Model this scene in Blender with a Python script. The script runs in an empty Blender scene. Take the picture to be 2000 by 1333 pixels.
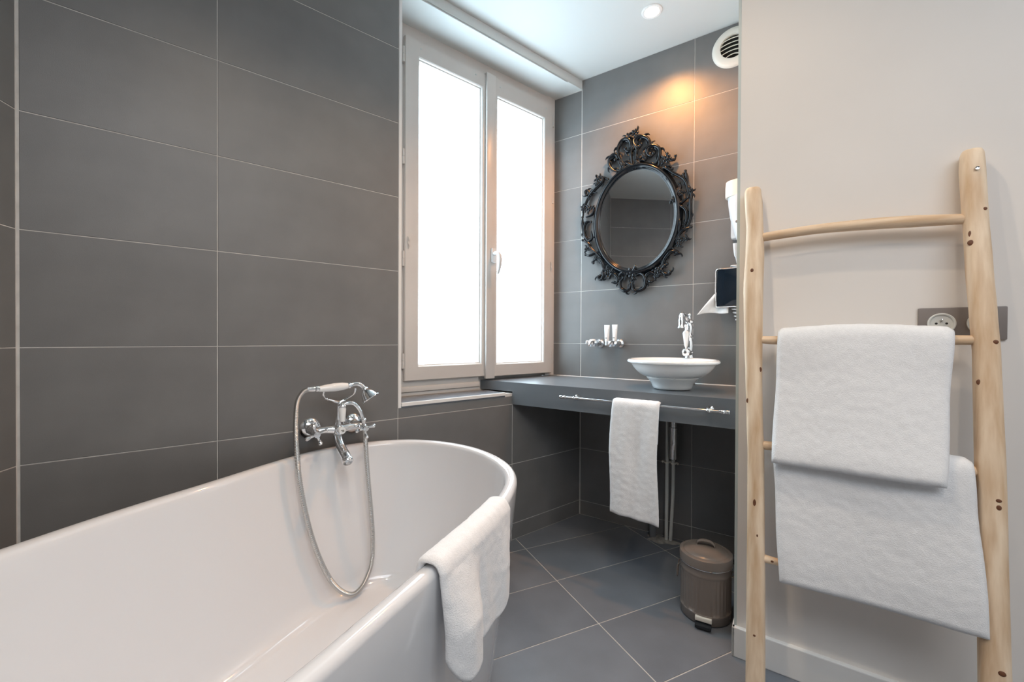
import bpy, bmesh, math, random
from math import sin, cos, pi, radians
from mathutils import Vector, Matrix
random.seed(7)
SC = bpy.context.scene
COL = SC.collection

# ---------------------------------------------------------------- frames of the room
XB, YA, HC = 1.8196, 1.6091, 2.485        # corner between the window wall and the basin wall, ceiling height
BE = radians(106.4417)
BD = Vector((-cos(BE), -sin(BE), 0)); BN = Vector((-sin(BE), cos(BE), 0))
B0 = Vector((XB, YA, 0)); RB = math.atan2(BD.y, BD.x)
def W(s, n, z=0.0): return B0 + BD*s + BN*n + Vector((0, 0, z))

# ---------------------------------------------------------------- camera
yaw, pitch, roll = radians(50.8115), radians(-.3964), radians(.2516)
fw = Vector((cos(yaw), sin(yaw), 0)); rt = Vector((sin(yaw), -cos(yaw), 0)); up = Vector((0, 0, 1))
f2 = fw*cos(pitch) + up*sin(pitch); u2 = up*cos(pitch) - fw*sin(pitch)
r3 = rt*cos(roll) + u2*sin(roll); u3 = u2*cos(roll) - rt*sin(roll)
cam = bpy.data.cameras.new('camera'); camo = bpy.data.objects.new('camera', cam); COL.objects.link(camo)
cam.sensor_width = 36; cam.lens = 815.18/2000*36; cam.clip_start = .02
m = Matrix((r3, u3, -f2)).transposed().to_4x4(); m.translation = Vector((0, 0, 1.0101))
camo.matrix_world = m; SC.camera = camo

# ---------------------------------------------------------------- light
SC.view_settings.view_transform = 'Standard'; SC.view_settings.look = 'None'
SC.view_settings.gamma = 1; SC.view_settings.use_curve_mapping = False
SC.view_settings.exposure = 0.0
SC.cycles.use_denoising = True; SC.cycles.max_bounces = 10; SC.cycles.diffuse_bounces = 6
SC.cycles.caustics_reflective = False; SC.cycles.caustics_refractive = False; SC.cycles.sample_clamp_indirect = 6
WORLD = bpy.data.worlds.new('world'); SC.world = WORLD; WORLD.use_nodes = True
bg = WORLD.node_tree.nodes['Background']; bg.inputs[0].default_value = (.75, .87, 1, 1); bg.inputs[1].default_value = 1.0
WINDOW_GLOW = 8.8
def area(name, loc, size, energy, color, target):
    l = bpy.data.lights.new(name, 'AREA'); l.energy = energy; l.color = color; l.shape = 'RECTANGLE'; l.size, l.size_y = size
    o = bpy.data.objects.new(name, l); COL.objects.link(o); o.location = loc
    o.rotation_euler = (Vector(target) - Vector(loc)).to_track_quat('-Z', 'Y').to_euler(); return o
area('fill_light', (.35, -.75, 2.44), (1.7, 1.7), 48, (.88, .93, 1.0), (.8, -.35, .6))  # unseen fill added overhead behind the camera to brighten the room, no fixture there
def spot(name, loc, energy, color, size=140, blend=.7):
    l = bpy.data.lights.new(name, 'SPOT'); l.energy = energy; l.color = color; l.spot_size = radians(size); l.spot_blend = blend
    l.shadow_soft_size = .025; o = bpy.data.objects.new(name, l); COL.objects.link(o); o.location = loc; return o
WARM = (1, .43, .13)
SPOTS = [(W(.476, .29, HC), 46.0), (Vector((.78, .55, HC)), 21.0), (Vector((.15, .55, HC)), 20.0), (Vector((.1, -.4, HC)), 20.0)]
for p, e in SPOTS: spot('downlight_beam', p - Vector((0, 0, .012)), e, WARM if e > 40 else (1, .78, .56))

# ---------------------------------------------------------------- materials
def mat(name, col, rough=.5, metal=0.0, var=0.0, vscale=4.0, bump=0.0, bscale=60.0, coat=0.0, rnd=0.0, spec=.5, emit=0.0,
        ecol=None, stretch=(1, 1, 1), detail=4.0, dark=None, sheen=0.0, bdist=.002, sss=0.0):
    m = bpy.data.materials.new(name); m.use_nodes = True; nt = m.node_tree; N = nt.nodes; L = nt.links
    b = N['Principled BSDF']; b.inputs['Base Color'].default_value = (*col, 1); b.inputs['Roughness'].default_value = rough
    b.inputs['Metallic'].default_value = metal; b.inputs['Specular IOR Level'].default_value = spec
    b.inputs['Coat Weight'].default_value = coat; b.inputs['Coat Roughness'].default_value = .05
    b.inputs['Sheen Weight'].default_value = sheen
    if emit: b.inputs['Emission Color'].default_value = (*(ecol or col), 1); b.inputs['Emission Strength'].default_value = emit
    tc = N.new('ShaderNodeTexCoord'); mp = N.new('ShaderNodeMapping'); mp.inputs['Scale'].default_value = stretch
    L.new(tc.outputs['Object'], mp.inputs['Vector'])
    out = None
    if var or rnd:
        n = N.new('ShaderNodeTexNoise'); n.inputs['Scale'].default_value = vscale; n.inputs['Detail'].default_value = detail
        L.new(mp.outputs[0], n.inputs['Vector'])
        cr = N.new('ShaderNodeMapRange'); cr.inputs['From Min'].default_value = .3; cr.inputs['From Max'].default_value = .7
        cr.inputs['To Min'].default_value = 0; cr.inputs['To Max'].default_value = 1; L.new(n.outputs['Fac'], cr.inputs['Value'])
        mx = N.new('ShaderNodeMix'); mx.data_type = 'RGBA'
        d = dark or tuple(c*(1-var) for c in col)
        mx.inputs['A'].default_value = (*d, 1); mx.inputs['B'].default_value = (*[min(1, c*(1+(var if not dark else 0)*.6)) for c in col], 1)
        L.new(cr.outputs[0], mx.inputs['Factor']); out = mx.outputs['Result']
        if rnd:
            oi = N.new('ShaderNodeObjectInfo'); r = N.new('ShaderNodeMapRange'); r.inputs['To Min'].default_value = 1-rnd; r.inputs['To Max'].default_value = 1+rnd
            L.new(oi.outputs['Random'], r.inputs['Value']); h = N.new('ShaderNodeHueSaturation'); L.new(out, h.inputs['Color']); L.new(r.outputs[0], h.inputs['Value']); out = h.outputs[0]
        L.new(out, b.inputs['Base Color'])
    if bump:
        n2 = N.new('ShaderNodeTexNoise'); n2.inputs['Scale'].default_value = bscale; n2.inputs['Detail'].default_value = 3
        L.new(mp.outputs[0], n2.inputs['Vector']); bp = N.new('ShaderNodeBump'); bp.inputs['Strength'].default_value = bump; bp.inputs['Distance'].default_value = bdist
        L.new(n2.outputs['Fac'], bp.inputs['Height']); L.new(bp.outputs[0], b.inputs['Normal'])
    return m
M_TILE = mat('slate_tile', (.172, .170, .168), .44, var=.10, vscale=7, bump=.25, bscale=420, rnd=.03, spec=.7, bdist=.0006)
M_FLOOR = mat('floor_tile', (.165, .178, .200), .38, var=.12, vscale=6, bump=.35, bscale=300, rnd=.05, spec=.5, bdist=.0008)
M_GROUT = mat('grout', (.62, .60, .57), .8, var=.15, vscale=20)
M_FGROUT = mat('floor_grout', (.52, .49, .45), .85, var=.2, vscale=14)
M_COUNTER = mat('worktop_tile', (.14, .156, .172), .30, var=.08, vscale=5, bump=.1, bscale=350, bdist=.0006, spec=.8)
M_PLASTER = mat('wall_plaster', (.81, .77, .73), .75, var=.03, vscale=2.2, bump=.35, bscale=7, bdist=.006, spec=.3)
M_CEIL = mat('ceiling_paint', (.62, .64, .63), .6, var=.02, vscale=2)
M_WHITE = mat('white_trim', (.80, .79, .77), .4, var=.03, vscale=8)
M_PVC = mat('window_paint', (.56, .53, .50), .32, var=.05, vscale=5, bump=.1, bscale=30)
M_BEAD = mat('corner_bead', (.50, .56, .55), .5)
M_PORC = mat('white_enamel', (.76, .765, .78), .07, spec=.6, coat=.4)
M_CERAM = mat('white_ceramic', (.88, .88, .87), .08, spec=.6, coat=.5)
M_CHROME = mat('chrome', (.86, .87, .88), .06, metal=1)
M_HOSE = mat('hose_metal', (.62, .61, .59), .22, metal=1)
M_BLACKL = mat('black_lacquer', (.004, .006, .009), .17, spec=.38)
M_MIRROR = mat('mirror_glass', (.78, .78, .78), .01, metal=1)
M_TOWEL = mat('terry_cloth', (.87, .87, .875), .95, var=.03, vscale=120, bump=.55, bscale=420, sheen=.3, spec=.1, bdist=.002)
M_WOOD = mat('pale_wood', (.90, .72, .53), .55, var=.0001, vscale=5, stretch=(9, 9, .9), dark=(.60, .39, .22), bump=.2, bscale=20, detail=8)
M_WOODH = mat('pale_wood_rung', (.90, .72, .53), .55, var=.0001, vscale=5, stretch=(.9, 9, 9), dark=(.60, .39, .22), bump=.2, bscale=20, detail=8)
M_HANDLE = mat('handle_plastic', (.60, .59, .58), .3)
M_WOODP = mat('pale_sapwood', (.88, .74, .50), .5, var=.12, vscale=5, stretch=(6, 6, .8))
M_KNOT = mat('wood_knot', (.16, .06, .025), .6, var=.4, vscale=60)
M_BIN = mat('taupe_enamel', (.195, .162, .140), .27, var=.04, vscale=6, spec=.6, coat=.2)
M_BLACK = mat('black_rubber', (.010, .012, .016), .4)
M_GLOSSB = mat('black_gloss', (.006, .012, .02), .08, coat=.5)
M_CREAM = mat('cream_plastic', (.80, .76, .68), .35, var=.03, vscale=5)
M_WPLAS = mat('white_plastic', (.66, .67, .68), .3)
M_PAPER = mat('tissue_paper', (.88, .87, .86), .9, var=.03, vscale=20, bump=.3, bscale=25)
M_GREYP = mat('grey_pipe', (.16, .17, .18), .5)
M_PIPE = mat('painted_pipe', (.66, .66, .62), .45, var=.1, vscale=12)
M_TAUPE = mat('taupe_plate', (.225, .195, .180), .45)
M_SOCK = mat('socket_white', (.70, .71, .68), .3)
M_DARK = mat('dark_recess', (.02, .02, .02), .8)
M_GLASS = mat('frosted_pane', (.85, .9, .92), .25, emit=WINDOW_GLOW, ecol=(.65, .86, 1.0))
M_LAMP = mat('lamp_lens', (1, .9, .8), .4, emit=30, ecol=(1, .80, .58))
M_PRINT = mat('tube_print', (.25, .25, .22), .5)
M_GOLDT = mat('tube_band', (.62, .60, .52), .5)
M_SEAL = mat('cement_patch', (.30, .28, .25), .9, var=.4, vscale=40, bump=.8, bscale=50)

# ---------------------------------------------------------------- mesh helpers
class G:
    def __init__(s): s.v = []; s.f = []
    def add(s, vs, fs):
        k = len(s.v); s.v += [tuple(v) for v in vs]; s.f += [tuple(i+k for i in f) for f in fs]; return s
    def box(s, x0, x1, y0, y1, z0, z1, ch=0.0):
        if not ch:
            return s.add([(x0,y0,z0),(x1,y0,z0),(x1,y1,z0),(x0,y1,z0),(x0,y0,z1),(x1,y0,z1),(x1,y1,z1),(x0,y1,z1)],
                         [(0,3,2,1),(4,5,6,7),(0,1,5,4),(1,2,6,5),(2,3,7,6),(3,0,4,7)])
        bm = bmesh.new(); bmesh.ops.create_cube(bm, size=1)
        for v in bm.verts: v.co = Vector(((x0+x1)/2+v.co.x*(x1-x0), (y0+y1)/2+v.co.y*(y1-y0), (z0+z1)/2+v.co.z*(z1-z0)))
        bmesh.ops.bevel(bm, geom=bm.edges[:], offset=ch, segments=2, profile=.6, affect='EDGES'); s.bm(bm); return s
    def bm(s, bm, mtx=None):
        bm.verts.ensure_lookup_table(); bm.verts.index_update()
        s.add([(mtx @ v.co if mtx else v.co) for v in bm.verts], [[v.index for v in f.verts] for f in bm.faces]); bm.free()
    def rings(s, R, closed=True, cap0=False, cap1=False):
        n = len(R[0]); k = len(s.v); fs = []
        for r in R: s.v += [tuple(p) for p in r]
        for i in range(len(R)-1):
            for j in range(n if closed else n-1):
                a = k+i*n+j; b = k+i*n+(j+1) % n; fs.append((a, b, b+n, a+n))
        if cap0: fs.append(tuple(k+j for j in reversed(range(n))))
        if cap1: fs.append(tuple(k+(len(R)-1)*n+j for j in range(n)))
        s.f += fs; return s
    def lathe(s, prof, seg=32, mtx=None, cap0=True, cap1=True, wob=None):
        R = []
        for r, z in prof:
            ring = []
            for j in range(seg):
                a = 2*pi*j/seg; rr = r + (wob(a, z) if wob else 0); p = Vector((rr*cos(a), rr*sin(a), z)); ring.append(mtx @ p if mtx else p)
            R.append(ring)
        return s.rings(R, True, cap0, cap1)
    def tube(s, pts, rad, seg=10, sub=6, flat=1.0, caps=True, rib=None, updir=None):
        pts = [Vector(p) for p in pts]
        rr = rad if isinstance(rad, (list, tuple)) else [rad]*len(pts)
        P = []; Q = []
        n = len(pts)
        for i in range(n-1):
            p0 = pts[max(i-1, 0)]; p1 = pts[i]; p2 = pts[i+1]; p3 = pts[min(i+2, n-1)]
            for k in range(sub):
                t = k/sub
                P.append(.5*((2*p1)+(p2-p0)*t+(2*p0-5*p1+4*p2-p3)*t*t+(3*p1-p0-3*p2+p3)*t**3)); Q.append(rr[i]*(1-t)+rr[i+1]*t)
        P.append(pts[-1]); Q.append(rr[-1])
        T = [(P[min(i+1, len(P)-1)]-P[max(i-1, 0)]).normalized() for i in range(len(P))]
        nrm = Vector(updir) if updir else (Vector((0, 0, 1)) if abs(T[0].z) < .9 else Vector((0, 1, 0)))
        R = []
        for i, (p, t) in enumerate(zip(P, T)):
            if updir: nrm = Vector(updir)
            nrm = (nrm - t*nrm.dot(t)).normalized(); bn = t.cross(nrm)
            q = Q[i]*(rib(i) if rib else 1)
            R.append([p + (bn*cos(a) + nrm*sin(a)*flat)*q for a in [2*pi*j/seg for j in range(seg)]])
        return s.rings(R, True, caps, caps)
    def prism(s, poly, z0, z1):
        n = len(poly)
        return s.add([(x, y, z0) for x, y in poly]+[(x, y, z1) for x, y in poly],
                     [tuple(reversed(range(n))), tuple(range(n, 2*n))]+[(i, (i+1) % n, n+(i+1) % n, n+i) for i in range(n)])
    def rect_rings(s, rr):   # rr: list of ((x0,x1,z0,z1), y) nested rectangles
        s.rings([[(x0,y,z0),(x1,y,z0),(x1,y,z1),(x0,y,z1)] for (x0,x1,z0,z1), y in rr]); return s
    def ball(s, c, r, sc=(1, 1, 1), seg=12):
        bm = bmesh.new(); bmesh.ops.create_uvsphere(bm, u_segments=seg, v_segments=max(6, seg//2+1), radius=r)
        s.bm(bm, Matrix.Translation(c) @ Matrix.Diagonal((*sc, 1))); return s
    def mesh(s, name, m, smooth=True, angle=35):
        me = bpy.data.meshes.new(name); me.from_pydata(s.v, [], s.f); me.materials.append(m)
        bm = bmesh.new(); bm.from_mesh(me); bmesh.ops.recalc_face_normals(bm, faces=bm.faces); 
        if smooth:
            for f in bm.faces: f.smooth = True
            for e in bm.edges:
                if len(e.link_faces) == 2 and e.calc_face_angle(0) > radians(angle): e.smooth = False
        bm.to_mesh(me); bm.free(); return me
def link(name, me, parent=None, loc=None, rot=None):
    o = bpy.data.objects.new(name, me); COL.objects.link(o)
    if parent: o.parent = parent
    if loc is not None: o.location = loc
    if rot is not None: o.rotation_euler = rot
    return o
def part(name, g, m, parent=None, smooth=True, angle=35, label=None, **k):
    o = link(name, g.mesh(name, m, smooth, angle), parent, **k)
    if label: o['label'] = label
    return o
def tag(o, label, cat, group=None):
    o['label'] = label; o['category'] = cat
    if group: o['group'] = group
    return o
def thing(name, label, cat, loc=(0, 0, 0), rz=0.0, group=None):
    o = bpy.data.objects.new(name, None); COL.objects.link(o); o.location = loc; o.rotation_euler = (0, 0, rz); o.empty_display_size = .05
    return tag(o, label, cat, group)
def struct(name, g, m, parent=None, smooth=False, label=None, **k):
    o = part(name, g, m, parent, smooth, **k); o['kind'] = 'structure'
    if label: o['label'] = label
    return o
RX = Matrix.Rotation
def toY(x, y, z, ang=0.0, tilt=0.0):     # lathe axis pointing to -y (out of a wall)
    return Matrix.Translation((x, y, z)) @ RX(ang, 4, 'Z') @ RX(radians(90)+tilt, 4, 'X')

# ---------------------------------------------------------------- tiles
TC = {}
def tile_mesh(w, h, m, up_axis='z'):
    k = (round(w, 4), round(h, 4), m.name, up_axis)
    if k not in TC:
        c = .0009; g = G()
        R = [[(0, h0, 0) for h0 in ()]]
        a = [(0, .004, 0), (w, .004, 0), (w, .004, h), (0, .004, h)]; b = [(0, c, 0), (w, c, 0), (w, c, h), (0, c, h)]
        d = [(c, 0, c), (w-c, 0, c), (w-c, 0, h-c), (c, 0, h-c)]
        g.rings([a, b, d], True, False, True); TC[k] = g.mesh('tile', m, False)
    return TC[k]
GW = .0012
def wall_tiles(parent, xs, zs, y=0.0):
    for i in range(len(xs)-1):
        for j in range(len(zs)-1):
            x0, x1, z0, z1 = xs[i]+GW, xs[i+1]-GW, zs[j]+GW, zs[j+1]-GW
            if x1-x0 < .01 or z1-z0 < .004: continue
            link('tile', tile_mesh(x1-x0, z1-z0, M_TILE), parent, (x0, y, z0))
ROW = [.0805+.3*k for k in range(9)]
RIM=[(-0.524,0.976),(-0.557,0.930),(-0.585,0.880),(-0.605,0.828),(-0.615,0.773),(-0.613,0.717),(-0.600,0.663),(-0.578,0.611),(-0.550,0.562),(-0.517,0.516),(-0.477,0.478),(-0.429,0.448),(-0.377,0.429),(-0.322,0.419),(-0.265,0.418),(-0.209,0.423),(-0.152,0.432),(-0.097,0.445),(-0.042,0.460),(0.012,0.477),(0.066,0.496),(0.119,0.517),(0.170,0.542),(0.220,0.568),(0.271,0.594),(0.322,0.620),(0.372,0.646),(0.423,0.673),(0.473,0.700),(0.522,0.728),(0.571,0.757),(0.620,0.788),(0.666,0.820),(0.710,0.856),(0.751,0.896),(0.786,0.940),(0.815,0.988),(0.837,1.040),(0.852,1.095),(0.861,1.151),(0.864,1.207),(0.861,1.264),(0.850,1.319),(0.833,1.373),(0.808,1.424),(0.777,1.471),(0.739,1.512),(0.694,1.545),(0.644,1.570),(0.590,1.587),(0.534,1.596),(0.478,1.597),(0.422,1.590),(0.368,1.575),(0.315,1.553),(0.264,1.528),(0.215,1.501),(0.166,1.472),(0.117,1.442),(0.068,1.413),(0.018,1.385),(-0.032,1.358),(-0.081,1.329),(-0.130,1.299),(-0.177,1.267),(-0.223,1.234),(-0.269,1.201),(-0.315,1.168),(-0.361,1.133),(-0.405,1.097),(-0.447,1.059),(-0.487,1.019)]
SCROLLS=[
(6,2,[(-0.056,0.382),(-0.049,0.369),(-0.033,0.365),(-0.024,0.383),(-0.031,0.416),(-0.049,0.432),(-0.077,0.428),(-0.095,0.401),(-0.095,0.369),(-0.083,0.333),(-0.06,0.309),(-0.032,0.29)]),(6,2,[(0.028,0.383),(0.017,0.373),(-0.001,0.386),(0.001,0.412),(0.018,0.425),(0.04,0.421),(0.062,0.404),(0.071,0.38),(0.062,0.359),(0.045,0.335),(0.024,0.31),(-0.003,0.289)]),(6,2,[(0.093,0.323),(0.08,0.313),(0.064,0.326),(0.06,0.348),(0.075,0.362),(0.101,0.358),(0.12,0.338),(0.124,0.311),(0.116,0.283),(0.095,0.264),(0.063,0.259),(0.033,0.259)]),(6,2,[(-0.111,0.337),(-0.099,0.343),(-0.102,0.358),(-0.114,0.365),(-0.135,0.357),(-0.147,0.337),(-0.142,0.308),(-0.123,0.283),(-0.094,0.27),(-0.048,0.273)]),(4,3,[(-0.013,0.411),(-0.017,0.381),(-0.025,0.352),(-0.023,0.33),(-0.021,0.296),(-0.016,0.261)]),(4,3,[(-0.004,0.429),(-0.013,0.407),(0.006,0.362),(0.001,0.335),(0.003,0.301),(-0.0,0.262)]),(4,3,[(-0.045,0.457),(-0.031,0.44),(-0.013,0.424)]),(4,3,[(0.124,0.302),(0.145,0.289),(0.158,0.294)]),(4,3,[(0.019,0.297),(0.032,0.301),(0.048,0.299),(0.059,0.306)]),(4,3,[(-0.071,0.314),(-0.044,0.303),(-0.016,0.284)]),(4.5,3,[(-0.153,0.241),(-0.18,0.256),(-0.184,0.231),(-0.233,0.195),(-0.265,0.167),(-0.284,0.131),(-0.293,0.103),(-0.3,0.056)]),(4.5,3,[(-0.265,0.184),(-0.279,0.178),(-0.284,0.196),(-0.272,0.202),(-0.258,0.187),(-0.242,0.188),(-0.215,0.178)]),(4.5,3,[(-0.25,0.023),(-0.278,0.023),(-0.292,-0.014),(-0.282,-0.058),(-0.264,-0.082),(-0.241,-0.068),(-0.25,-0.028)]),(4.5,3,[(-0.302,0.057),(-0.301,0.022),(-0.297,-0.03),(-0.273,-0.072),(-0.259,-0.113),(-0.217,-0.156),(-0.168,-0.208)]),(4.5,3,[(-0.282,-0.157),(-0.259,-0.164),(-0.231,-0.155),(-0.204,-0.149)]),(4.5,3,[(-0.235,-0.209),(-0.229,-0.189),(-0.195,-0.19),(-0.177,-0.215),(-0.163,-0.246)]),(4.5,3,[(-0.233,0.097),(-0.246,0.065),(-0.283,0.054)]),(4.5,3,[(-0.22,0.273),(-0.215,0.242),(-0.202,0.218)]),(4.5,3,[(-0.301,-0.073),(-0.278,-0.085),(-0.245,-0.11)]),(4.5,3,[(0.137,0.233),(0.152,0.233),(0.186,0.203),(0.222,0.176),(0.244,0.152),(0.256,0.12),(0.26,0.082)]),(4.5,3,[(0.247,0.197),(0.254,0.165),(0.256,0.127)]),(4.5,3,[(0.238,0.184),(0.242,0.157),(0.251,0.136)]),(4.5,3,[(0.219,0.143),(0.224,0.123),(0.208,0.099),(0.203,0.07),(0.216,0.045)]),(4.5,3,[(0.265,0.111),(0.276,0.079),(0.271,0.042),(0.271,-0.01),(0.268,-0.047),(0.253,-0.082),(0.221,-0.111),(0.203,-0.147)]),(4.5,3,[(0.209,0.027),(0.23,0.025),(0.252,0.001),(0.254,-0.041),(0.242,-0.069),(0.228,-0.082)]),(4.5,3,[(0.22,-0.032),(0.224,-0.055),(0.219,-0.085),(0.221,-0.115)]),(4.5,3,[(0.275,-0.082),(0.242,-0.092),(0.213,-0.114),(0.17,-0.162),(0.144,-0.186)]),(4.5,3,[(0.201,-0.208),(0.214,-0.202),(0.199,-0.19),(0.17,-0.193),(0.144,-0.213)]),(4.5,3,[(0.262,0.066),(0.241,0.055),(0.223,0.043),(0.205,0.047)]),(4.5,3,[(0.2,0.283),(0.191,0.267),(0.167,0.276)]),(4.5,3,[(0.185,0.222),(0.167,0.242),(0.152,0.233)]),(4.5,3,[(0.141,0.197),(0.16,0.174),(0.175,0.148)]),(5,3,[(-0.194,-0.282),(-0.204,-0.287),(-0.2,-0.299),(-0.185,-0.302),(-0.175,-0.284),(-0.179,-0.257),(-0.17,-0.234)]),(5,3,[(-0.239,-0.204),(-0.223,-0.19),(-0.201,-0.193),(-0.185,-0.215),(-0.173,-0.246),(-0.154,-0.259)]),(5,3,[(-0.063,-0.304),(-0.082,-0.329),(-0.075,-0.361),(-0.051,-0.377),(-0.031,-0.366),(-0.024,-0.338),(-0.02,-0.319)]),(5,3,[(0.006,-0.296),(0.031,-0.289),(0.051,-0.308),(0.057,-0.336),(0.046,-0.366),(0.012,-0.379),(-0.008,-0.368),(-0.014,-0.339),(-0.017,-0.319)]),(5,3,[(-0.087,-0.305),(-0.081,-0.286),(-0.061,-0.279),(-0.046,-0.294),(-0.049,-0.311)]),(5,3,[(-0.141,-0.298),(-0.129,-0.279),(-0.105,-0.286),(-0.093,-0.311),(-0.102,-0.33),(-0.129,-0.325)]),(5,3,[(0.059,-0.322),(0.062,-0.3),(0.081,-0.288),(0.1,-0.298),(0.111,-0.282)]),(5,3,[(0.065,-0.328),(0.081,-0.335),(0.1,-0.329)]),(5,3,[(0.137,-0.285),(0.151,-0.299),(0.169,-0.304),(0.179,-0.294),(0.169,-0.286)]),(5,3,[(0.127,-0.273),(0.142,-0.252),(0.153,-0.224),(0.179,-0.197),(0.204,-0.193),(0.217,-0.204),(0.208,-0.211)]),(5,3,[(0.106,-0.315),(0.119,-0.31),(0.127,-0.295)]),(5,3,[(0.163,-0.252),(0.15,-0.261),(0.135,-0.276)])]
ROSES= [(13,-0.004,0.453),(10,0.048,0.317),(10,-0.071,0.298),(9,0.01,0.286),(9,-0.012,0.38),(12,-0.262,0.1),(10,-0.273,-0.126),(11,-0.206,0.253),(9,-0.215,0.225),(9,-0.297,0.104),(14,0.161,0.277),(12,0.223,0.093),(10,0.194,0.068),(11,0.224,-0.133),(9,0.253,-0.136),(9,0.221,-0.161),(9,0.272,0.094),(12,-0.16,-0.276),(9,-0.129,-0.267),(17,-0.02,-0.282),(13,0.12,-0.279),(9,0.108,-0.309),(9,0.142,-0.258),(8,-0.154,-0.253)]
LPOST=[(1.471,0.9013,0.9245), (1.447,0.8892,0.9343), (1.422,0.8910,0.9387), (1.342,0.8964,0.9410), (1.263,0.8950,0.9447), (1.169,0.8910,0.9433), (1.045,0.8944,0.9436), (0.893,0.9010,0.9443), (0.804,0.9051,0.9468), (0.658,0.9101,0.9525), (0.443,0.9122,0.9565), (0.304,0.9132,0.9595), (0.055,0.9147,0.9627), ]
RPOST=[(1.469,1.3699,1.3889), (1.457,1.3556,1.3972), (1.428,1.3543,1.3984), (1.338,1.3566,1.4002), (1.300,1.3587,1.4012), (1.187,1.3614,1.4058), (1.064,1.3663,1.4109), (0.980,1.3701,1.4142), (0.850,1.3698,1.4157), (0.734,1.3696,1.4174), (0.621,1.3694,1.4175), (0.509,1.3693,1.4168), (0.355,1.3684,1.4169), (0.256,1.3676,1.4171), ]
# ---------------------------------------------------------------- wall with the window (plane y = YA)
D = .0012
wl = struct('wall_left', G().box(-.62, .727, D, .25, 0, HC).box(.727, 1.86, D, .25, 0, .735), M_GROUT, loc=(0, YA, 0))
zs = [0.0]+ROW[:8]+[HC]
wall_tiles(wl, [-.300, .112, .7145], [0.0]+ROW[:8]+[HC])
wall_tiles(wl, [.7145, 1.316, 1.818], [0.0]+ROW[:3]+[.722])
struct('trim_1', G().box(.7145, .7275, -.002, .012, .722, HC, .0015), M_WHITE, loc=(0, YA, 0), label='narrow white corner profile up the left edge of the window niche')
struct('trim_2', G().box(.727, 1.85, 0, .25, 2.434, HC+.01).box(.727, 1.70, .0, .25, 2.428, 2.436), M_CEIL, loc=(0, YA, 0), label='white plaster lintel over the window niche')
# wall behind the basin: local x = s along the wall, local y = into the wall
wb = struct('wall_back', G().box(-.22, .93, D, .15, 0, HC), M_GROUT, loc=B0, rot=(0, 0, RB))
wall_tiles(wb, [.002, .602, .93], [0.0]+ROW[:8]+[HC])
wall_tiles(wb, [-.19, 0.0], [.792]+ROW[3:8]+[2.43])
# slanted tiled wall at the left edge
CD = Vector((-.397, -.918, 0)); CR = math.atan2(.918, .397)
wc_len = 4.3
wc = struct('wall_side', G().box(0, wc_len, D, .15, 0, HC), M_GROUT, loc=Vector((-.303, YA, 0))+CD*wc_len, rot=(0, 0, CR))
xs = [0, .53, 1.13, 1.73, 2.33, 2.93, 3.53, wc_len-.102, wc_len-.002]; xs = [wc_len-v for v in reversed([.002, .66, 1.26, 1.86, 2.46, 3.06, 3.66, wc_len])]
wall_tiles(wc, xs, [0.0]+ROW[:8]+[HC])
# white plastered wall on the right (solid block: its end closes the basin alcove)
wr = struct('wall_right', G().box(.867, 4.15, -.695, .15, 0, HC), M_PLASTER, loc=B0, rot=(0, 0, RB))
struct('trim_3', G().box(.8665, .8745, -.6962, -.66, .094, HC), M_BEAD, loc=B0, rot=(0, 0, RB), label='thin grey corner bead on the edge of the white wall')
struct('baseboard_right', G().box(.862, 4.1, -.711, -.694, 0, .094, .003).box(.862, .872, -.711, -.60, 0, .094, .003), M_WHITE, loc=B0, rot=(0, 0, RB))
struct('wall_front', G().box(-2.6, 2.6, -2.45, -2.35, 0, HC), M_PLASTER)
struct('ceiling', G().box(-2.7, 2.9, -2.5, 2.0, HC, HC+.1), M_CEIL)
fl = struct('floor', G().box(-2.7, 2.9, -2.5, 2.0, -.1, -D), M_FGROUT)
# floor tiles, 60 x 29 cm, laid square to each other but askew to the walls
FA = radians(-14.367); e1 = Vector((cos(FA), sin(FA))); e2 = Vector((-sin(FA), cos(FA))); FO = Vector((1.243, 1.222))
def clip(poly, p, n):
    out = []
    for i in range(len(poly)):
        a, b = poly[i], poly[(i+1) % len(poly)]; da, db = (a-p).dot(n), (b-p).dot(n)
        if da >= 0: out.append(a)
        if da*db < 0: out.append(a+(b-a)*(da/(da-db)))
    return out
HP = [(Vector((0, YA-.001)), Vector((0, -1))), (B0.to_2d()+BN.to_2d()*.001, BN.to_2d()), (Vector((-.303, YA)), Vector((.918, -.397))), (Vector((0, -2.35)), Vector((0, 1)))]
FS = .287; GF = .0019
for i in range(-7, 3):
    for j in range(-14, 3):
        q = [FO+e1*(i*.6+a)+e2*(j*FS+b) for a, b in ((GF, GF), (.6-GF, GF), (.6-GF, FS-GF), (GF, FS-GF))]
        c0 = sum(q, Vector((0, 0)))/4
        w3 = Vector((c0.x, c0.y, 0))-B0
        if w3.dot(BD) > 1.25 and w3.dot(BN) < .45: continue
        for p, n in HP:
            q = clip(q, p, n)
            if len(q) < 3: break
        if len(q) < 3: continue
        o0 = q[0]; c = sum(q, Vector((0, 0)))/len(q); g = G()
        A = [(v.x-o0.x, v.y-o0.y, -.004) for v in q]; Bq = [(v.x-o0.x, v.y-o0.y, -.0008) for v in q]
        C = [(v.x-o0.x+(c-v).normalized().x*.0012, v.y-o0.y+(c-v).normalized().y*.0012, 0) for v in q]
        g.rings([A, Bq, C], True, False, True); part('tile', g, M_FLOOR, fl, False, loc=(o0.x, o0.y, 0))

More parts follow.
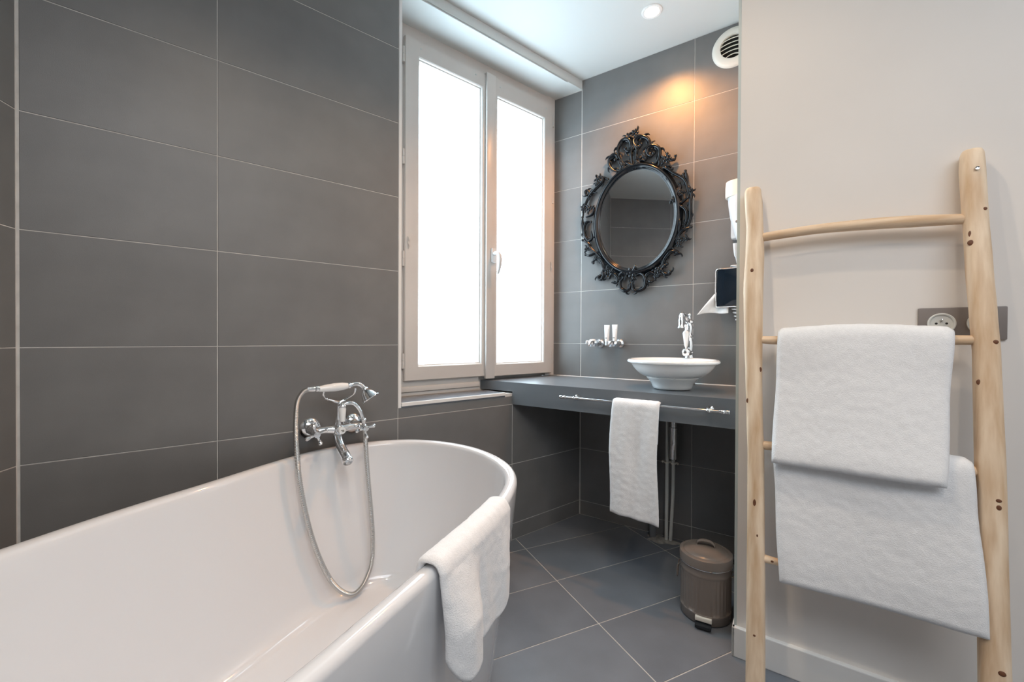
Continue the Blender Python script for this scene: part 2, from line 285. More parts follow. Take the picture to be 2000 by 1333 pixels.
# ---------------------------------------------------------------- window
win = bpy.data.objects.new('window_1', None); COL.objects.link(win); win.location = (0, 1.757, 0); win['kind'] = 'structure'
win['label'] = 'two-leaf frosted window in a cream painted frame'
g = G()
for x0, x1, z0, z1, y0 in ((.727, .84, .735, 2.436, .020), (1.70, 1.80, .792, 2.436, .020), (.84, 1.70, 2.33, 2.436, .020), (.84, 1.226, .735, .85, .020), (1.226, 1.70, .735, .85, .0475)): g.box(x0, x1, y0, .10, z0, z1)
g.box(.73, 1.226, .006, .03, .762, .786, .003).box(.73, 1.226, .012, .03, .744, .760, .002)
part('window_frame', g, M_PVC, win, angle=25)
def leaf(x0, x1, z0, z1, op, py=.036):
    a, b, c, d = op
    g = G().rect_rings([((x0, x1, z0, z1), .05), ((x0, x1, z0, z1), .004), ((x0+.003, x1-.003, z0+.003, z1-.003), 0), ((a-.004, b+.004, c-.004, d+.004), 0), ((a, b, c, d), .004),
                        ((a+.001, b-.001, c+.001, d-.001), .012), ((a+.006, b-.006, c+.006, d-.006), .014), ((a+.010, b-.010, c+.010, d-.010), py), ((a+.010, b-.010, c+.010, d-.010), .05)])
    o = part('casement', g, M_PVC, win, angle=20)
    part('pane', G().box(a+.008, b-.008, py, py+.006, c+.008, d-.008), M_GLASS, o, False)
    return o
lf = leaf(.811, 1.254, .813, 2.366, (.880, 1.230, .880, 2.292))
rg = leaf(1.256, 1.735, .808, 2.378, (1.330, 1.668, .874, 2.282))
part('cover_strip', G().box(1.250, 1.306, -.014, .002, .800, 2.372, .004), M_PVC, rg)
for o, x, zz in ((lf, .805, (2.279, 1.823, 1.366, .905)), (rg, 1.741, (2.288, 1.84, 1.363, .90))):
    for z in zz: part('hinge', G().lathe([(.0, -.034), (.006, -.034), (.0065, -.002), (.005, 0), (.0065, .002), (.006, .034), (0, .034)], 10, Matrix.Translation((x, .006, z))), M_PVC, o)
for x, z in ((.887, 2.335), (1.19, 2.34), (1.345, 2.335), (1.68, 2.34)): part('screw_cap', G().ball((x, 0, z), .004, (1, .4, 1), 8), M_BEAD, lf if x < 1.25 else rg)
for o, x, z in ((lf, .827, 1.44), (rg, 1.722, 1.43)):
    part('frame_clip', G().tube([(x-.003, -.003, z+.028), (x+.002, -.006, z+.012), (x-.002, -.004, z), (x+.003, -.006, z-.014), (x, -.003, z-.03)], [.0015, .004, .0025, .0035, .001], 6, 3), M_PVC, o)
hd = G().box(-.014, .014, -.026, -.012, -.038, .038, .006)
hd.tube([(0, -.02, .008), (0, -.045, .010), (.004, -.062, 0), (.006, -.066, -.03), (.006, -.060, -.07), (.004, -.048, -.098)], [.010, .009, .010, .011, .009, .007], 12, 6)
part('window_handle', hd, M_HANDLE, rg, loc=(1.291, 0, 1.438), label='white lever handle')
part('window_sill', G().box(.728, 1.268, -.002, .15, .722, .7405, .001), M_FLOOR, wl, False, label='grey tiled window sill')
part('edge_trim', G().box(.728, 1.268, -.006, .004, .728, .7425, .001), M_WHITE, wl, False)

# ---------------------------------------------------------------- worktop
lx = lambda s, n: (W(s, n).x, W(s, n).y)
NF = .485
def isect(y, n):      # point with given y on the line n = const
    s = (y - (B0+BN*n).y)/BD.y; return W(s, n).to_2d()
ct = G()
a = isect(1.803, NF); b = W(.866, NF).to_2d(); c_ = W(.866, .001).to_2d(); d_ = isect(1.803, .001)
ct.prism([tuple(v) for v in (a, b, c_, d_)], .744, .790)
a2 = isect(YA-.001, NF); d2 = isect(YA-.001, .001)
ct.prism([tuple(v) for v in (a2, b, c_, d2)], .6805, .744)
org = W(.35, .2, .6805)
ct.v = [tuple(Vector(v)-Vector((org.x, org.y, .6805))) for v in ct.v]
cto = part('worktop', ct, M_COUNTER, None, False, loc=org)
tag(cto, 'long dark grey tiled worktop under the window and basin', 'worktop')
sl = G()
p0, p1 = W(-.15, .003, .7905), W(.866, .003, .7905)
sl.tube([p0, p1], .003, 8, 1); part('wall_sealant', sl, M_WHITE, wb); bpy.data.objects['wall_sealant'].matrix_parent_inverse = Matrix.Translation(B0).inverted() if False else (Matrix.Translation(B0) @ RX(RB, 4, 'Z')).inverted()
# ---------------------------------------------------------------- bath
RZ = .612
RC = Vector((.131, .977))
rim = [Vector(p) for p in RIM]
def chaik(P, k):
    n = len(P); out = []
    for i in range(n):
        p0, p1, p2, p3 = P[i-1], P[i], P[(i+1) % n], P[(i+2) % n]
        for q in range(k):
            t = q/k; out.append(.5*((2*p1)+(p2-p0)*t+(2*p0-5*p1+4*p2-p3)*t*t+(3*p1-p0-3*p2+p3)*t**3))
    return out
rim = chaik(rim, 2); NR = len(rim)
if sum(rim[i-1].x*rim[i].y-rim[i].x*rim[i-1].y for i in range(NR)) < 0: rim.reverse()
nrm = []
for i in range(NR):
    t = (rim[(i+2) % NR]-rim[i-2]).normalized(); nrm.append(Vector((-t.y, t.x)))   # inward for a ccw outline
for _ in range(6): nrm = [(nrm[i-1]+nrm[i]*2+nrm[(i+1) % NR]).normalized() for i in range(NR)]
def rimring(d, z, k=0.0):
    return [((p.x+n.x*d-RC.x)*(1-k), (p.y+n.y*d-RC.y)*(1-k), z) for p, n in zip(rim, nrm)]
bath = thing('bathtub', 'white oval freestanding bathtub standing against the dark tiled wall', 'bathtub', (RC.x, RC.y, 0))
def arc(d0, z0, d1, z1, mode, n=6):
    out = []
    for i in range(n+1):
        a = pi/2*i/n
        out.append((d0+(d1-d0)*(sin(a) if mode else 1-cos(a)), z0+(z1-z0)*((1-cos(a)) if mode else sin(a))))
    return out
g = G(); R = [rimring(.30, .0), rimring(.085, 0), rimring(.078, .006)]
for k in range(1, 9): t = k/8; R.append(rimring(.078*(1-t)**1.15, .006+(.596-.006)*t))
R += [rimring(.001, .604), rimring(.006, .610), rimring(.011, .612), rimring(.024, .6105), rimring(.031, .607), rimring(.0345, .600), rimring(.0365, .590)]
for k in range(1, 9): t = k/8; R.append(rimring(.0365+.085*t**1.25, .590-(.590-.185)*t))
for k in range(1, 7):
    a = pi/2*k/6; R.append(rimring(.1215+.050*(1-cos(a)), .185-.055*sin(a)))
R += [rimring(.20, .127), rimring(.21, .1265, .15), rimring(.21, .124, .5), rimring(.21, .122, .99)]
g.rings(R, True, False, True)
part('tub_shell', g, M_PORC, bath, angle=50)
part('drain', G().lathe([(.0, .002), (.026, .003), (.03, 0), (.03, -.004)], 24, Matrix.Translation((-.25, -.14, .127))), M_CHROME, bath)

# ---------------------------------------------------------------- bath mixer on the wall
mx = thing('bath_mixer', 'old-style chrome bath mixer with cross handles on the tiled wall above the bathtub', 'tap', (.457, YA, .684))
for x in (-.075, .075):
    part('wall_flange', G().lathe([(.0, 0), (.037, 0), (.037, .004), (.032, .011), (.018, .016), (.014, .022), (.012, .05)], 28, toY(x, 0, 0)), M_CHROME, mx)
b = G()
for x in (-.075, .075):
    b.lathe([(.012, .02), (.016, .03), (.0165, .044), (.013, .05), (.012, .085), (0, .085)], 16, toY(x, 0, 0))
    b.tube([(x, -.072, 0), (x*.6, -.075, .004), (0, -.078, 0)], [.0125, .012, .016], 14, 5)
    b.ball((x, -.075, 0), .0155)
b.ball((0, -.078, 0), .021, (1, 1.1, 1.1))
b.tube([(0, -.078, 0), (0, -.080, .03), (0, -.082, .10)], [.018, .009, .0065], 14, 5)
b.lathe([(.012, .078), (.015, .083), (.015, .094), (.0135, .098)], 20, toY(0, 0, 0))
part('mixer_body', b, M_CHROME, mx)
for sx, a0 in ((-1, .35), (1, .15)):
    h = G().lathe([(.011, 0), (.012, .008), (.008, .014), (.008, .024), (.011, .030), (.010, .036), (.0, .038)], 16)
    for k in range(4):
        a = a0+k*pi/2; c_, s_ = cos(a), sin(a)
        h.tube([(c_*.006, s_*.006, .026), (c_*.020, s_*.020, .027), (c_*.033, s_*.033, .029), (c_*.038, s_*.038, .0295)], [.0046, .0046, .0075, .0034], 10, 4)
    part('cross_handle', h, M_CHROME, mx, loc=(sx*.078, -.090, 0), rot=(radians(90), 0, sx*radians(6)))
part('index_button', G().lathe([(.0, .016), (.011, .015), (.0135, .010), (.0135, 0), (.0, 0)], 24, toY(.004, -.096, -.0)), M_CERAM, mx, label='white ceramic index button')
part('index_mark', G().box(-.0055, .0055, -.0006, .0004, .001, .0032).box(-.0012, .0055, -.0006, .0004, -.0035, .001), M_PRINT, mx, loc=(.004, -.1122, 0))
s_ = G().tube([(-.004, -.078, -.012), (-.004, -.092, -.034), (-.002, -.120, -.058), (.0, -.150, -.074), (.001, -.172, -.088)], [.013, .0145, .0155, .0165, .0165], 20, 6)
s_.lathe([(.0165, 0), (.0185, .004), (.0185, .012), (.016, .016), (.013, .016), (.012, .004)], 20, Matrix.Translation((.001, -.168, -.084)) @ RX(radians(128), 4, 'X'))
part('spout', s_, M_CHROME, mx)
part('diverter_lever', G().lathe([(.0, 0), (.0095, .003), (.0115, .025), (.0135, .048), (.011, .054), (.0, .056)], 18, Matrix.Translation((.010, -.090, .026)) @ RX(radians(-2), 4, 'X')), M_CERAM, mx, label='white porcelain diverter lever')
part('lever_cap', G().lathe([(.013, 0), (.015, .004), (.013, .010), (.009, .014), (0, .016)], 18, Matrix.Translation((.011, -.090, .081))), M_CHROME, mx)
y = G().tube([(0, -.082, .095), (-.018, -.084, .103), (-.044, -.092, .114), (-.056, -.100, .130), (-.053, -.104, .146)], [.006, .0042, .004, .004, .0045], 10, 6)
y.tube([(0, -.082, .095), (.020, -.084, .105), (.040, -.092, .118), (.050, -.100, .130), (.051, -.104, .146)], [.006, .0042, .004, .004, .0045], 10, 6)
part('cradle', y, M_CHROME, mx)
y = G().tube([(.011, -.094, .088), (.026, -.096, .093), (.048, -.098, .088), (.068, -.100, .062), (.080, -.100, .026), (.081, -.100, .010)], [.006, .0075, .0065, .0065, .0068, .0075], 12, 6)
part('hose_outlet', y, M_CHROME, mx)
# hand shower resting in the cradle
hs = thing('hand_shower', 'hand shower with white porcelain handle lying in the mixer cradle', 'shower head', (.441, YA-.104, .836))
XH = Matrix.Rotation(radians(90), 4, 'Y')
part('handle', G().lathe([(.0, -.052), (.0095, -.050), (.0125, -.03), (.0148, 0), (.0135, .028), (.010, .046), (.0, .05)], 22, Matrix.Translation((-.006, 0, .001)) @ RX(radians(-3), 4, 'Y') @ XH), M_CERAM, hs, label='white porcelain grip')
part('handle_collar', G().lathe([(.0, -.088), (.009, -.086), (.0095, -.062), (.0115, -.060), (.0115, -.050), (.010, -.048), (0, -.047)], 18, Matrix.Translation((-.006, 0, 0)) @ XH), M_CHROME, hs)
hh = G().lathe([(.0, .046), (.011, .047), (.012, .052), (.009, .058), (.007, .062)], 18, Matrix.Translation((-.006, 0, .004)) @ XH)
hh.tube([(.048, 0, .005), (.070, 0, .008), (.088, -.002, .0), (.098, -.006, -.018)], [.0075, .0075, .0075, .009], 14, 6)
hh.lathe([(.009, -.004), (.013, .002), (.013, .006), (.019, .013), (.025, .025), (.030, .036), (.0325, .040), (.032, .043), (.0, .042)], 28, Matrix.Translation((.095, -.006, -.010)) @ RX(radians(150), 4, 'Y') @ RX(radians(18), 4, 'X'))
part('shower_bell', hh, M_CHROME, hs)
# shower hose
HP_ = [(.352, 1.505, .834), (.335, 1.50, .828), (.318, 1.495, .80), (.312, 1.49, .75), (.311, 1.485, .69), (.313, 1.475, .62), (.317, 1.465, .55), (.331, 1.45, .45), (.350, 1.44, .36), (.376, 1.43, .275), (.405, 1.42, .210), (.437, 1.415, .168), (.470, 1.415, .148), (.500, 1.42, .157), (.525, 1.43, .185), (.543, 1.44, .225), (.550, 1.45, .30), (.548, 1.46, .39), (.545, 1.475, .48), (.543, 1.49, .57), (.541, 1.50, .65), (.538, 1.508, .70)]
g = G().tube(HP_, .0084, 12, 44, rib=lambda i: 1.0 if i % 3 else .84)
h = link('shower_hose', g.mesh('shower_hose', M_HOSE, True, 80)); tag(h, 'ribbed metal shower hose looping down into the bathtub', 'hose')

# ---------------------------------------------------------------- towels
def fuzz(p, a, f=34.0):
    from mathutils import noise
    return noise.noise(Vector(p)*f)*a
def cloth(name, fn, nu, nv, th, m=None, amp=.0012, mat_=None):
    """fn(u, v) -> centre-line point; closed soft sheet with thickness th"""
    P = [[Vector(fn(i/nu, j/nv)) for i in range(nu+1)] for j in range(nv+1)]
    def nr(j, i):
        a = P[j][min(i+1, nu)]-P[j][max(i-1, 0)]; b = P[min(j+1, nv)][i]-P[max(j-1, 0)][i]; return a.cross(b).normalized()
    F = []; K = []
    for j in range(nv+1):
        f = []; k = []
        for i in range(nu+1):
            n = nr(j, i); e = min(i, nu-i)/nu*nu; e2_ = min(j, nv-j)
            w = min(1, .25+.75*min(1, (e/2.0)))*min(1, .25+.75*min(1, e2_/2.0))
            p = P[j][i]; o = fuzz(p, amp*.2, 16)+fuzz(p, amp*.3, 260)
            f.append(p+n*(th/2*w+o)); k.append(p-n*(th/2*w+fuzz(p+Vector((3, 1, 2)), amp, 60)))
        F.append(f); K.append(k)
    g = G(); n1 = nu+1; cnt = (nu+1)*(nv+1)
    vs = [p for r in F for p in r]+[p for r in K for p in r]; fs = []
    for j in range(nv):
        for i in range(nu):
            a = j*n1+i; fs.append((a, a+1, a+n1+1, a+n1)); fs.append((cnt+a, cnt+a+n1, cnt+a+n1+1, cnt+a+1))
    for i in range(nu):
        fs.append((i, cnt+i, cnt+i+1, i+1)); a = nv*n1+i; fs.append((a, a+1, cnt+a+1, cnt+a))
    for j in range(nv):
        a = j*n1; fs.append((a, a+n1, cnt+a+n1, cnt+a)); a = j*n1+nu; fs.append((a, cnt+a, cnt+a+n1, a+n1))
    g.add(vs, fs); return g.mesh(name, mat_ or M_TOWEL, True, 180)
def sstep(x): x = max(0, min(1, x)); return x*x*(3-2*x)
def path(pts):
    pts = [Vector(p) for p in pts]; L = [0]
    for a, b in zip(pts, pts[1:]): L.append(L[-1]+(b-a).length)
    def at(t):
        d = t*L[-1]
        for i in range(len(pts)-1):
            if d <= L[i+1]+1e-9: return pts[i].lerp(pts[i+1], (d-L[i])/max(1e-9, L[i+1]-L[i]))
        return pts[-1]
    return at
def smooth_path(pts, sub=8):
    pts = [Vector(p) for p in pts]; out = []; n = len(pts)
    for i in range(n-1):
        p0 = pts[max(i-1, 0)]; p1 = pts[i]; p2 = pts[i+1]; p3 = pts[min(i+2, n-1)]
        for k in range(sub):
            t = k/sub; out.append(.5*((2*p1)+(p2-p0)*t+(2*p0-5*p1+4*p2-p3)*t*t+(3*p1-p0-3*p2+p3)*t**3))
    return path(out+[pts[-1]])
# bath towel over the rim
L_ = [0]
for i in range(NR): L_.append(L_[-1]+(rim[(i+1) % NR]-rim[i]).length)
def rim_at(l):
    l %= L_[-1]
    for i in range(NR):
        if l <= L_[i+1]:
            t = (l-L_[i])/(L_[i+1]-L_[i]); j = (i+1) % NR
            return rim[i].lerp(rim[j], t), nrm[i].lerp(nrm[j], t).normalized()
iA = min(range(NR), key=lambda i: (rim[i]-Vector((.352, .634))).length); iB = min(range(NR), key=lambda i: (rim[i]-Vector((.612, .782))).length)
lA, lB = L_[iA], L_[iB]
if lB < lA: lB += L_[-1]
TOP_ = smooth_path([(-.050, .500, 0), (-.043, .56, 0), (-.038, .600, 0), (-.030, .619, 0), (-.015, .6235, 0), (.002, .621, 0), (.012, .606, 0)], 6)
def tub_towel(u, v):
    p, n = rim_at(lA+(lB-lA)*u)          # n points inward
    out = -n
    e_ = (u-.2)/.2; drop = (.190-.055*min(1, abs(e_))**3.2) if u < .4 else .166+.030*sstep((u-.4)/.08)-.045*max(0, (u-.78)/.22)**1.6
    q = TOP_(v/.45) if v < .45 else None
    if q is None:
        w_ = (v-.45)/.55; z = .606-w_*(.606-(RZ-drop-.02)); d = .012+.001*sin(w_*3)
    else: d, z = q.x, q.y
    k = max(0, min(1, (.60-z)/.10))
    bul = .034*math.exp(-(abs(u-.19)/.17)**3)*k + .010*math.exp(-((u-.80)/.12)**2)*k - .006*math.exp(-((u-.43)/.05)**2)*k + .002*sin(u*15)*k
    sh = -.016*math.exp(-((u-.10)/.15)**2)*k*max(0, (.60-z)/.2)
    t = Vector((-n.y, n.x)); t = t if t.x > 0 else -t
    P = p+out*(d+bul)+t*(sh*0+.02*(max(0, .6-z)/.2)*(.5-u)*.6)
    if u > .9: P -= out*.008*((u-.9)/.1)*k
    return (P.x, P.y, z)
tt = link('draped_towel', cloth('draped_towel', lambda u, v: tub_towel(u, v), 64, 84, .014))
tag(tt, 'white terry towel draped over the rim of the bathtub', 'towel')
c0 = Vector(tub_towel(.5, .5))
def recenter(o):
    me = o.data; lo = Vector((min(v.co.x for v in me.vertices), min(v.co.y for v in me.vertices), min(v.co.z for v in me.vertices)))
    hi = Vector((max(v.co.x for v in me.vertices), max(v.co.y for v in me.vertices), 0)); c = Vector(((lo.x+hi.x)/2, (lo.y+hi.y)/2, lo.z))
    me.transform(Matrix.Translation(-c)); o.location = Vector(o.location)+(Matrix.Rotation(o.rotation_euler.z, 3, 'Z') @ c)
recenter(tt); recenter(h)

# ---------------------------------------------------------------- washbasin and its tap
CS, CN, CT = .575, .29, .791
bs = thing('washbasin', 'round white vessel washbasin standing on the dark worktop', 'basin', W(CS, CN, CT))
P_ = [(.0, 0), (.072, 0), (.080, .003), (.083, .012), (.090, .028), (.103, .043), (.107, .047), (.1085, .050), (.1065, .0525), (.118, .056), (.138, .066), (.155, .081), (.167, .097), (.174, .109), (.179, .1125), (.186, .113), (.1905, .1165), (.191, .1215), (.188, .127), (.182, .130), (.174, .127), (.165, .116), (.148, .092), (.120, .066), (.08, .050), (.03, .045), (0, .0445)]
part('bowl', G().lathe(P_, 72, cap0=False, cap1=False), M_CERAM, bs, angle=60)
part('waste', G().lathe([(0, .003), (.02, .003), (.023, 0), (.023, -.003)], 20, Matrix.Translation((0, 0, .046))), M_CHROME, bs)
bt = thing('basin_tap', 'tall chrome basin tap with white lever behind the washbasin', 'tap', W(.600, .065, .7905), RB)
col_ = [(.0, 0), (.026, 0), (.027, .006), (.021, .012), (.019, .03), (.021, .075), (.024, .09), (.026, .105), (.024, .125), (.0185, .142), (.018, .148), (.021, .152), (.021, .158), (.017, .163), (.019, .185), (.018, .205), (.014, .222), (.013, .226), (.016, .230), (.017, .236), (.013, .242), (.011, .246), (.014, .262), (.016, .275), (.013, .287), (.012, .292), (.020, .296), (.021, .304), (.016, .311), (.006, .316), (.004, .328), (.007, .333), (.0075, .338), (.004, .343), (0, .345)]
part('column', G().lathe(col_, 28), M_CHROME, bt)
sp = G().tube([(.0, 0, .300), (-.004, -.022, .308), (-.010, -.045, .330), (-.016, -.070, .340), (-.018, -.090, .330), (-.018, -.098, .306)], [.011, .010, .0095, .0095, .010, .011], 16, 7)
sp.lathe([(.0105, 0), (.012, .006), (.011, .024), (.013, .032), (.018, .040), (.0, .038)], 20, Matrix.Translation((-.018, -.098, .310)) @ RX(pi, 4, 'X'))
part('spout', sp, M_CHROME, bt)
part('lever_hub', G().ball((-.004, -.052, .157), .021, (1, 1, 1), 20).tube([(0, -.005, .150), (-.003, -.045, .156)], [.016, .012], 14, 2).lathe([(0, .024), (.006, .024), (.008, .020)], 14, toY(-.004, -.052, .157)), M_CHROME, bt)
part('lever', G().lathe([(.004, 0), (.0055, .008), (.008, .012), (.0125, .05), (.0150, .072), (.012, .080), (.005, .086), (.004, .10), (.007, .104), (.006, .112), (0, .114)], 18, Matrix.Translation((-.004, -.052, .174)) @ RX(radians(5), 4, 'X')), M_CERAM, bt, label='white porcelain lever')

# ---------------------------------------------------------------- towel rail and hand towel
rl = thing('towel_rail', 'thin chrome towel rail along the front of the dark worktop', 'towel rail', W(.165, .485, .746), RB)
part('rod', G().lathe([(.0, -.005), (.0048, -.004), (.0048, .649), (0, .650)], 14, Matrix.Translation((0, -.040, 0)) @ XH), M_CHROME, rl)
for x in (0, .645):
    sgn = 1 if x else -1
    part('end_cap', G().lathe([(.0, -.022), (.007, -.020), (.0085, -.012), (.006, -.004), (.0075, .0), (.0075, .010), (.006, .014)], 16, Matrix.Translation((x, -.040, 0)) @ (XH if sgn < 0 else RX(radians(-90), 4, 'Y'))), M_CHROME, rl)
for x in (.05, .595):
    part('bracket', G().lathe([(.0, 0), (.013, 0), (.013, .003), (.006, .006), (.005, .040), (.0, .041)], 18, toY(x, 0, .0)).ball((x, -.040, 0), .0085), M_CHROME, rl)
def railt(u, v):
    s = .398+.190*u+.003*sin(v*9)
    prof = [(n_+.048, z_+.0075) for n_, z_ in [(.454, .58), (.455, .64), (.457, .70), (.462, .735), (.470, .7495), (.480, .7515), (.490, .7475), (.497, .733), (.499, .70), (.502, .55), (.503, .42), (.500, .288)]]
    q = smooth_path([(a, b, 0) for a, b in prof], 6)(v); k = max(0, min(1, (.74-q.y)/.2)) if q.x > .526 else 0
    n = q.x+k*(.007*sin(u*7.0+.6)+.003*sin(u*15+v*4)+.012*math.exp(-((u-.55)/.16)**2)*max(0, (v-.6)/.4)); s += -.006*k*(1-u)+.004*k*u*sin(v*7)
    if q.x < .526: s -= .016*u*min(1, (.526-q.x)/.012)
    z = q.y-(.014*u*max(0, (.6-q.y)/.3) if q.x > .526 else 0)
    p = W(s, n, z); return p
ht = link('hand_towel', cloth('hand_towel', railt, 44, 130, .011)); tag(ht, 'white hand towel hanging from the chrome rail below the worktop', 'towel'); recenter(ht)

# ---------------------------------------------------------------- ladder leaning on the white wall, with two bath towels
def zl(z): return .722+(1.48-z)*.10
ld = thing('wooden_ladder', 'pale wooden towel ladder of natural poles leaning on the white wall', 'ladder', W(1.16, .87, 0), RB)
def LL(s, n, z): return (s-1.16, .87-n, z)
def pole(data, name, ztop, sap):
    data = sorted(data); z0 = data[0]; full = [(0.0, z0[1]-.0003*z0[0]*10, z0[2])]+data
    Z = []; g = G(); R = []; n = len(full)
    def ev(z):
        for i in range(n-1):
            if full[i][0] <= z <= full[i+1][0]:
                p0 = full[max(i-1, 0)]; p1 = full[i]; p2 = full[i+1]; t = (z-p1[0])/(p2[0]-p1[0]); t = t*t*(3-2*t)*.6+t*.4
                return p1[1]+(p2[1]-p1[1])*t, p1[2]+(p2[2]-p1[2])*t
        return full[-1][1], full[-1][2]
    zs_ = [0.0]+[ztop*i/60 for i in range(1, 60)]+[ztop-.012, ztop-.006, ztop-.002, ztop]
    for z in zs_:
        l, r = ev(min(z, data[-2][0]-.004)); c = (l+r)/2; w = (r-l)/2
        e = (ztop-z); w2 = w*(1 if e > .02 else .62+.38*math.sqrt(max(0, 1-(1-e/.02)**2)))
        dp = min(w, .029)*.92*(1 if e > .02 else w2/w)
        ring = []
        for j in range(20):
            a = 2*pi*j/20; ca, sa = cos(a), sin(a); q = .72
            x = c+w2*math.copysign(abs(ca)**q, ca); y = -(zl(z)) + dp*math.copysign(abs(sa)**q, sa)
            ring.append((x-1.16, y+.87, z))
        R.append(ring)
    g.rings(R, True, True, True); return part(name, g, M_WOOD, ld, angle=60)
def edge(d, z):
    d = sorted(d); z = max(z, d[0][0])
    for p, q in zip(d, d[1:]):
        if z <= q[0]: t = (z-p[0])/(q[0]-p[0]); return p[1]+(q[1]-p[1])*t, p[2]+(q[2]-p[2])*t
    return d[-1][1:]
pl = pole(LPOST, 'side_pole', 1.4745, True)
pr = pole(RPOST, 'side_pole', 1.4755, False)
def rung(pts, r):
    g = G().tube([LL(*p) for p in pts], r, 14, 8); part('rung', g, M_WOODH, ld, angle=60)
rung([(.93, .738, 1.316), (1.00, .738, 1.320), (1.08, .737, 1.3225), (1.19, .736, 1.3195), (1.28, .737, 1.3130), (1.37, .738, 1.3045)], [.0125, .0130, .0135, .0150, .0150, .0115])
rung([(.93, .769, 1.010), (.98, .769, 1.007), (1.16, .769, 1.008), (1.33, .769, 1.010), (1.385, .769, 1.010)], [.0095, .0125, .012, .0120, .0110])
rung([(.935, .798, .704), (1.1, .798, .706), (1.385, .798, .705)], [.012, .013, .012])
rung([(.94, .829, .392), (.99, .829, .391), (1.15, .829, .390), (1.385, .829, .392)], [.0135, .0095, .012, .012])
for s, z, a, e in [(.915, 1.215, .0045, 1.3), (.940, .922, .004, 1.8), (.9087, .83, .0035, 2), (.931, .545, .004, 2.6), (.939, .457, .0022, 1.8), (.936, .19, .0035, .8), (1.367, 1.242, .0062, 1.1), (1.3915, 1.321, .004, 1), (1.4025, 1.006, .005, 1), (1.375, .913, .0045, 1.4), (1.400, .653, .005, .8), (1.400, .638, .0045, 1.3), (1.398, .29, .0065, .9), (1.366, 1.264, .003, 2.4)]:
    l_, r_ = edge(RPOST if s > 1.2 else LPOST, z); w_ = (r_-l_)/2; c1 = min(.97, abs(s-(l_+r_)/2)/w_)**(1/.72)
    front = zl(z)+min(w_, .029)*.92*(1-c1*c1)**.36
    part('knot', G().ball((0, 0, 0), a, (1, .35, e), 10), M_KNOT, ld, loc=LL(s, front, z))
part('knot', G().ball((0, 0, 0), .003, (1.3, .35, 1), 10), M_KNOT, ld, loc=LL(.975, .829+.0105, .393))
for s, z, f in ((.915, 1.423, .0215), (1.379, 1.421, .027)):
    part('screw', G().lathe([(0, .0003), (.0012, .0002), (.0016, .0010), (.0036, .0012), (.004, .0), (.004, -.003)], 16, toY(0, 0, 0)), M_CHROME, ld, loc=LL(s, zl(z)+f*.92, z))
def ladt(prof, sA, sB, bl, br, wav):
    at = smooth_path([(a, b, 0) for a, b in prof], 6)
    ztop = max(b for a, b in prof); nmid = [a for a, b in prof if b == ztop][0]
    def fn(u, v):
        q = at(v); n, z = q.x, q.y; fr = n > nmid; k = max(0, min(1, (ztop-.03-z)/.1)); 
        d = (ztop-z)/(ztop-prof[-1][1]); 
        s0 = sA[0]+(sA[1]-sA[0])*d; s1 = sB[0]+(sB[1]-sB[0])*d
        s = s0+(s1-s0)*u+.0012*sin(z*23+u*3)*k
        zz = z
        if fr: zz = ztop-(ztop-z)*(bl+(br-bl)*u)
        zz += .010*sin(pi*u)*(1-min(1, d*4)) if fr or d < .1 else 0
        return W(s, n+(wav*sin(u*6+z*5)*k if fr else 0), zz)
    return fn
# lower bath towel first (rung 3), then the upper one (rung 2) hanging over it
f = ladt([(.785, .50), (.782, .62), (.781, .69), (.786, .718), (.796, .7265), (.812, .7265), (.823, .717), (.829, .69), (.832, .60), (.844, .50), (.853, .42), (.855, .352)], (.972, .992), (1.362, 1.382), 1.0, .995, .004)
t1 = link('bath_towel', cloth('bath_towel', f, 70, 110, .017)); tag(t1, 'large white bath towel on the lower rung of the wooden ladder', 'towel'); recenter(t1)
f = ladt([(.756, .80), (.753, .93), (.752, .995), (.757, 1.022), (.767, 1.0315), (.783, 1.032), (.794, 1.022), (.801, .995), (.812, .90), (.836, .78), (.857, .70), (.859, .672)], (.982, .972), (1.336, 1.312), 1.0, 1.0, .004)
t2 = link('bath_towel', cloth('bath_towel', f, 70, 110, .017)); tag(t2, 'white bath towel on the upper rung of the wooden ladder, overlapping the other', 'towel'); recenter(t2)

# ---------------------------------------------------------------- socket
so = thing('wall_socket', 'double wall socket in a taupe plate behind the wooden ladder', 'socket', W(1.3665, .695, 1.052), RB)
g = G().box(-.0785, .0785, -.007, .0, -.0405, .0405, .003); part('cover_plate', g, M_TAUPE, so)
for x in (-.0355, .0355):
    o = part('socket_ring', G().lathe([(.0265, 0), (.0265, .0115), (.0245, .0125), (.022, .0115), (.0205, .0085), (.0, .0083)], 36, toY(x, 0, 0)), M_SOCK, so)
    part('pin_holes', G().lathe([(.0, .0004), (.0027, .0004), (.0027, 0)], 12, toY(x-.0095, -.0083, 0)).lathe([(.0, .0004), (.0027, .0004), (.0027, 0)], 12, toY(x+.0095, -.0083, 0)), M_DARK, o)
    part('earth_pin', G().lathe([(.0024, 0), (.0024, .008), (.0015, .0095), (0, .010)], 12, toY(x, -.0083, .0095)), M_CHROME, o)

